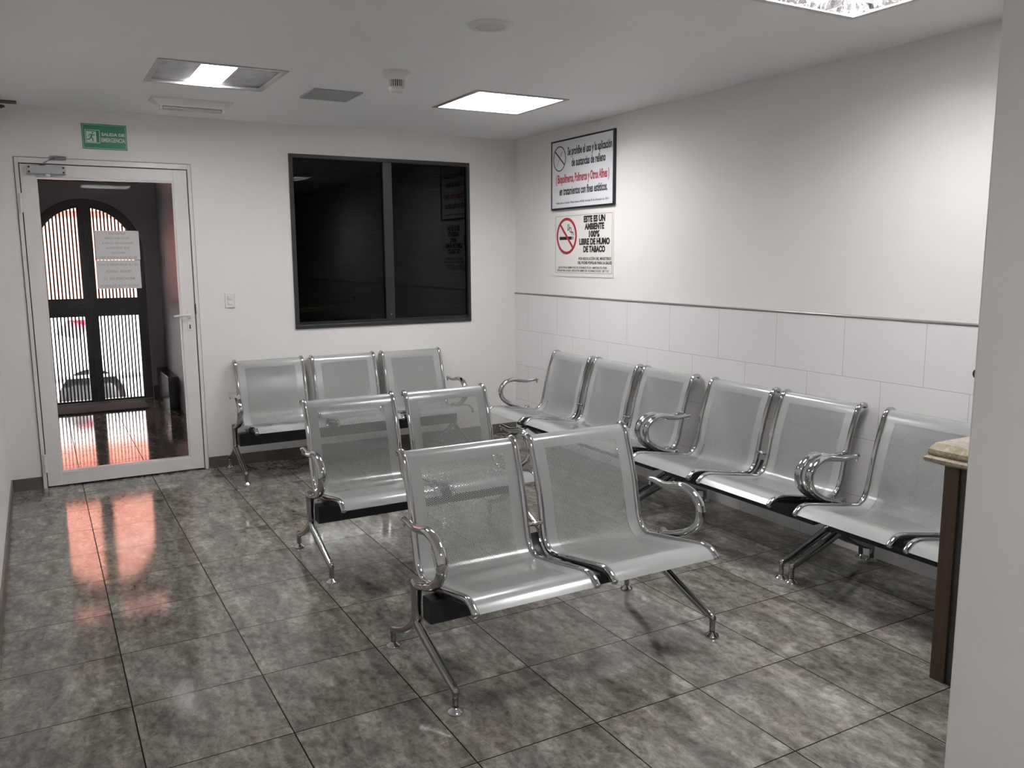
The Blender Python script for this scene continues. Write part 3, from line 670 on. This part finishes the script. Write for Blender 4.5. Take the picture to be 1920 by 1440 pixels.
def detector():
    t = thing('smoke_detector', 'white smoke detector hanging from the ceiling left of the lit panel', 'smoke detector', (-1.835, -1.975, CZ))
    autosmooth(obj('detector_base', L((0,0,0), [(0.0, 0.0), (0.072, 0.0), (0.072, -0.014), (0.060, -0.030), (0.048, -0.042), (0.0, -0.042)], 32), 'plastic', t))
    autosmooth(obj('sensing_chamber', L((0,0,0), [(0.0, -0.042), (0.036, -0.042), (0.036, -0.078), (0.0, -0.078)], 32), 'ventdark', t))
    bm = bmesh.new()
    for k in range(22):
        a = 2*math.pi*k/22; sweep(bm, [(0.039*math.cos(a), 0.039*math.sin(a), -0.042), (0.039*math.cos(a), 0.039*math.sin(a), -0.078)], (math.cos(a), math.sin(a), 0), 0.003, 0.0032, 6, 2, False)
    obj('louvre_ribs', bm, 'plastic', t)
    autosmooth(obj('detector_cap', L((0,0,0), [(0.0, -0.077), (0.042, -0.077), (0.042, -0.090), (0.032, -0.100), (0.0, -0.101)], 32), 'plastic', t))
detector()
def speaker():
    t = thing('ceiling_speaker', 'round white ceiling loudspeaker with slotted grille', 'loudspeaker', (-1.825, -3.0, CZ))
    autosmooth(obj('speaker_rim', L((0,0,0), [(0.062, -0.002), (0.064, -0.009), (0.088, -0.008), (0.097, -0.002), (0.097, 0.0), (0.062, 0.0)], 48), 'plastic', t))
    obj('speaker_cone', L((0,0,0), [(0.0, -0.001), (0.066, -0.001), (0.066, -0.0003), (0, -0.0003)], 32), 'ventdark', t)
    bm = bmesh.new()
    for i in range(15):
        x = -0.058+i*0.116/14; h = math.sqrt(max(0.0001, 0.064**2-x*x)); box(bm, x-0.0026, x+0.0026, -h, h, -0.006, -0.003)
    box(bm, -0.064, 0.064, -0.002, 0.002, -0.006, -0.003)
    obj('speaker_grille', bm, 'plastic', t)
speaker()
def emergency():
    t = thing('emergency_light', 'unlit slim emergency light on the ceiling above the door', 'emergency light', (-2.64, -0.63, CZ))
    bm = bmesh.new(); a, b = 0.235, 0.075; c, d = 0.19, 0.048
    v = [bm.verts.new(p) for p in ((-a,-b,0),(a,-b,0),(a,b,0),(-a,b,0),(-a,-b,-0.010),(a,-b,-0.010),(a,b,-0.010),(-a,b,-0.010),(-c,-d,-0.045),(c,-d,-0.045),(c,d,-0.045),(-c,d,-0.045))]
    for q in ((0,1,2,3),(0,1,5,4),(1,2,6,5),(2,3,7,6),(3,0,4,7),(4,5,9,8),(5,6,10,9),(6,7,11,10),(7,4,8,11),(8,9,10,11)): bm.faces.new([v[i] for i in q])
    obj('light_body', bm, 'plastic', t)
    obj('light_cover', B((-c+0.02, c-0.02, -0.028, 0.028, -0.060, -0.045)), 'plasticgrey', t, bevel=0.006)
    for x in (-c+0.005, c-0.017): obj('end_cap', B((x, x+0.012, -0.03, 0.03, -0.062, -0.045)), 'plastic', t)
emergency()
t = thing('ceiling_bracket', 'small black ceiling fitting at the far left edge above the door', 'fitting', (-3.68, -0.10, CZ))
obj('bracket_plate', B((-0.09, 0.105, -0.05, 0.045, -0.006, 0)), 'black', t)
obj('bracket_stem', B((-0.01, 0.01, -0.01, 0.01, -0.025, -0.006)), 'black', t)
autosmooth(obj('bracket_dome', L((0,0,0), [(0.0, -0.044), (0.025, -0.042), (0.042, -0.034), (0.042, -0.026), (0.0, -0.022)], 24), 'black', t))

# ------------------------------------------------------------------ reception counter
def counter():
    t = thing('counter', 'dark brown wood counter with speckled stone top next to the wall end', 'counter', (-0.87, -4.52, 0))
    bm = bmesh.new(); prof = [(-0.070, 0.800), (-0.082, 0.808), (-0.082, 0.818), (-0.062, 0.826), (-0.068, 0.834), (-0.066, 0.846), (-0.040, 0.866)]
    # top slab: offset rings of a rectangle, edge moulded
    x0, y1 = 0.0, 0.0; x1, y0 = 0.66, -0.42
    rings = []
    for o, z in prof: rings.append([bm.verts.new(c) for c in ((x0+o, y0, z), (x0+o, y1-o*0.35, z), (x1, y1-o*0.35, z), (x1, y0, z))])
    for i in range(len(rings)-1):
        for k in range(4): bm.faces.new((rings[i][k], rings[i][(k+1) % 4], rings[i+1][(k+1) % 4], rings[i+1][k]))
    bm.faces.new(rings[0]); bm.faces.new(rings[-1])
    obj('stone_top', bm, 'stone', t)
    obj('end_post', B((-0.004, 0.026, -0.055, 0.0, 0.0, 0.800)), 'wood', t, bevel=0.002)
    obj('side_panel', B((0.008, 0.022, -0.42, -0.055, 0.0, 0.800)), 'greypanel', t)
counter()

# ------------------------------------------------------------------ waiting benches
# local frame: x to the sitter's left seen from the front, rear feet at y = 0, front toward -y
PROF = [(-0.030, 0.757), (-0.026, 0.768), (-0.004, 0.771), (0.020, 0.754), (0.040, 0.705), (0.060, 0.650), (0.088, 0.555), (0.108, 0.465), (0.124, 0.395), (0.147, 0.350), (0.185, 0.328), (0.234, 0.332), (0.315, 0.344), (0.400, 0.358), (0.494, 0.375), (0.548, 0.381), (0.582, 0.373), (0.612, 0.350)]
PATH = catmull([(0, -s, z) for s, z in PROF], 5)
ARM = [(0.142, 0.556), (0.175, 0.556), (0.240, 0.551), (0.300, 0.560), (0.360, 0.570), (0.420, 0.558), (0.462, 0.524), (0.474, 0.482), (0.456, 0.432), (0.400, 0.388), (0.330, 0.360), (0.262, 0.340)]
def offset_path(path, d):
    out = []
    for i, p in enumerate(path):
        tg = (path[min(i+1, len(path)-1)]-path[max(i-1, 0)]).normalized(); nn = Vector((0, tg.z, -tg.y)); out.append(p+nn*d)
    return out
SW = 0.507
def seat_mesh(name):
    bm = bmesh.new(); uvl = bm.loops.layers.uv.new('UVMap')
    hw = SW/2-0.020; cols = [-hw, -hw*0.5, 0, hw*0.5, hw]
    s = [0.0]
    for i in range(1, len(PATH)): s.append(s[-1]+(PATH[i]-PATH[i-1]).length)
    for d in (0.0, 0.0014):
        pp = offset_path(PATH, d-0.0007)
        g = [[bm.verts.new((c, p.y, p.z)) for c in cols] for p in pp]
        for i in range(len(pp)-1):
            for k in range(len(cols)-1):
                f = bm.faces.new((g[i][k], g[i][k+1], g[i+1][k+1], g[i+1][k])); f.smooth = True
                for lp, (a, b) in zip(f.loops, ((i,k),(i,k+1),(i+1,k+1),(i+1,k))): lp[uvl].uv = (cols[b], s[a])
    me = bpy.data.meshes.new(name); bm.to_mesh(me); bm.free(); me.materials.append(M['perf'])
    return me
SEAT_ME = seat_mesh('seat_shell')
def rail_mesh():
    bm = bmesh.new(); sweep(bm, PATH, (1,0,0), 0.0130, 0.0125, 14, 2.5)
    for f in bm.faces: f.smooth = True
    bmesh.ops.recalc_face_normals(bm, faces=bm.faces); me = bpy.data.meshes.new('side_rail'); bm.to_mesh(me); bm.free(); me.materials.append(M['chrome']); return me
RAIL_ME = rail_mesh()
def arm_mesh():
    bm = bmesh.new(); P = catmull([(0, -s, z) for s, z in ARM], 5); n = len(P)
    ra = []; rb = []
    for i in range(n):
        t = i/(n-1); k = min(1, t/0.35)
        ra.append(0.0115+0.0095*k - (0.004 if t > 0.9 else 0)); rb.append(0.0105+0.0062*k - (0.003 if t > 0.9 else 0))
    sweep(bm, P, (1,0,0), ra, rb, 16)
    sweep(bm, [(0, -0.150, 0.553), (0, -0.150, 0.530)], (1,0,0), 0.006, 0.006, 8)
    for f in bm.faces: f.smooth = True
    bmesh.ops.recalc_face_normals(bm, faces=bm.faces); me = bpy.data.meshes.new('armrest'); bm.to_mesh(me); bm.free(); me.materials.append(M['chrome']); return me
ARM_ME = arm_mesh()
def mk(fn, name, mat):
    bm = bmesh.new(); fn(bm)
    for f in bm.faces: f.smooth = True
    bmesh.ops.recalc_face_normals(bm, faces=bm.faces); me = bpy.data.meshes.new(name); bm.to_mesh(me); bm.free(); me.materials.append(M[mat]); 
    try: me.set_sharp_from_angle(angle=math.radians(45))
    except Exception: pass
    return me
def f_post(bm):
    P = [(0, -0.250, 0.350), (0, -0.243, 0.330), (0, -0.240, 0.26), (0, -0.243, 0.195)]
    sweep(bm, P, (1,0,0), [0.019, 0.019, 0.0165, 0.017], [0.024, 0.023, 0.019, 0.021], 14, 3.2)
POST_ME = mk(f_post, 'end_post', 'cast')
def f_legf(bm):
    P = catmull([(0, -0.243, 0.205), (0, -0.262, 0.188), (0, -0.340, 0.155), (0, -0.440, 0.119), (0, -0.530, 0.088), (0, -0.558, 0.078), (0, -0.560, 0.060)], 4); n = len(P)
    sweep(bm, P, (1,0,0), [0.018-0.006*i/(n-1) for i in range(n)], [0.021-0.009*i/(n-1) for i in range(n)], 12, 2.6)
    sweep(bm, catmull([(0, -0.262, 0.206), (0, -0.35, 0.170), (0, -0.44, 0.134), (0, -0.53, 0.100), (0, -0.553, 0.088)], 4), (1,0,0), 0.006, 0.005, 8)
    sweep(bm, [(0, -0.560, 0.086), (0, -0.560, 0.016)], (1,0,0), 0.0115, 0.0115, 14)
LEGF_ME = mk(f_legf, 'leg', 'cast')
def f_legr(bm):
    P = catmull([(0, -0.238, 0.205), (0, -0.205, 0.172), (0, -0.140, 0.128), (0, -0.060, 0.092), (0, -0.004, 0.074), (0, 0.0, 0.055)], 4); n = len(P)
    sweep(bm, P, (1,0,0), [0.016-0.005*i/(n-1) for i in range(n)], [0.019-0.008*i/(n-1) for i in range(n)], 12, 2.6)
    sweep(bm, [(0, 0.0, 0.084), (0, 0.0, 0.016)], (1,0,0), 0.0115, 0.0115, 14)
LEGR_ME = mk(f_legr, 'leg', 'cast')
PAD_ME = mk(lambda bm: lathe(bm, (0,0,0), None, [(0.0, 0.0), (0.026, 0.0), (0.028, 0.004), (0.026, 0.009), (0.013, 0.017), (0.009, 0.026), (0.0, 0.026)], 24), 'foot_pad', 'chrome')
SUPOFF = -0.024
def f_sup(bm):
    P = [p for p in offset_path(PATH, SUPOFF) if 0.10 < -p.y < 0.545 and p.z < 0.43]
    n = len(P); sweep(bm, P, (1,0,0), 0.016, [0.007+0.010*math.sin(math.pi*i/(n-1)) for i in range(n)], 8, 4)
    box(bm, -0.02, 0.02, -0.335, -0.275, 0.290, 0.330)
SUP_ME = mk(f_sup, 'seat_support', 'blacksteel')
def f_tab(bm):
    sweep(bm, [(-0.030, -0.128, 0.440), (0.030, -0.128, 0.440)], (0,0,1), 0.008, 0.006, 8); 
TAB_ME = mk(f_tab, 'rail_clamp', 'chrome')
def bench(loc, rz, n, lab, group, dx=0.0):
    t = thing('waiting_bench', lab, 'bench', loc, rz, group)
    pitch = 0.559; half = 0.5675 if n == 2 else 0.8425
    for i in range(n):
        cx = (i-(n-1)/2)*pitch + dx
        s = link('seat_shell', SEAT_ME, t); s.location = (cx, 0, 0)
        for sg in (-1, 1):
            r = link('side_rail', RAIL_ME, s); r.location = (sg*(SW/2-0.012), 0, 0)
            if (i == 0 and sg < 0) or (i == n-1 and sg > 0):
                u = link('seat_support', SUP_ME, t); u.location = (cx+sg*(SW/2-0.040), 0, 0)
    for i in range(n-1):
        u = link('seat_support', SUP_ME, t); u.location = ((i+1-n/2)*pitch+dx, 0, 0); u.scale = (1.5, 1, 1)
        c = link('rail_clamp', TAB_ME, t); c.location = ((i+1-n/2)*pitch+dx, 0, 0)
    obj('beam', B((-half+0.012, half-0.012, -0.340, -0.270, 0.218, 0.306)), 'blacksteel', t, bevel=0.004)
    for sg in (-1, 1):
        for nm, me in (('armrest', ARM_ME), ('end_post', POST_ME)):
            o = link(nm, me, t); o.location = (sg*half, 0, 0)
        for me, y in ((LEGF_ME, -0.560), (LEGR_ME, 0.0)):
            o = link('leg', me, t); o.location = (sg*half, 0, 0)
            p = link('foot_pad', PAD_ME, o); p.location = (0, y, 0)
    return t
G = 'chrome and perforated steel waiting benches'
bench((-1.885, -3.320, 0), 0, 2, 'front two-seat bench standing alone in the middle, nearest the camera', G, 0.008)
bench((-1.893, -2.000, 0), 0, 2, 'two-seat bench in the middle, directly behind the front bench', G, 0.008)
bench((-1.587, -0.048, 0), 0, 3, 'three-seat bench standing under the dark window', G, 0.03)
bench((-0.055, -1.530, 0), -math.pi/2, 3, 'three-seat bench against the tiled wall, nearest the corner and signs', G)
bench((-0.055, -3.0165, 0), -math.pi/2, 2, 'two-seat bench in the middle of the row along the tiled wall', G)
bench((-0.055, -4.215, 0), -math.pi/2, 2, 'bench along the tiled wall whose end is hidden by the counter', G)
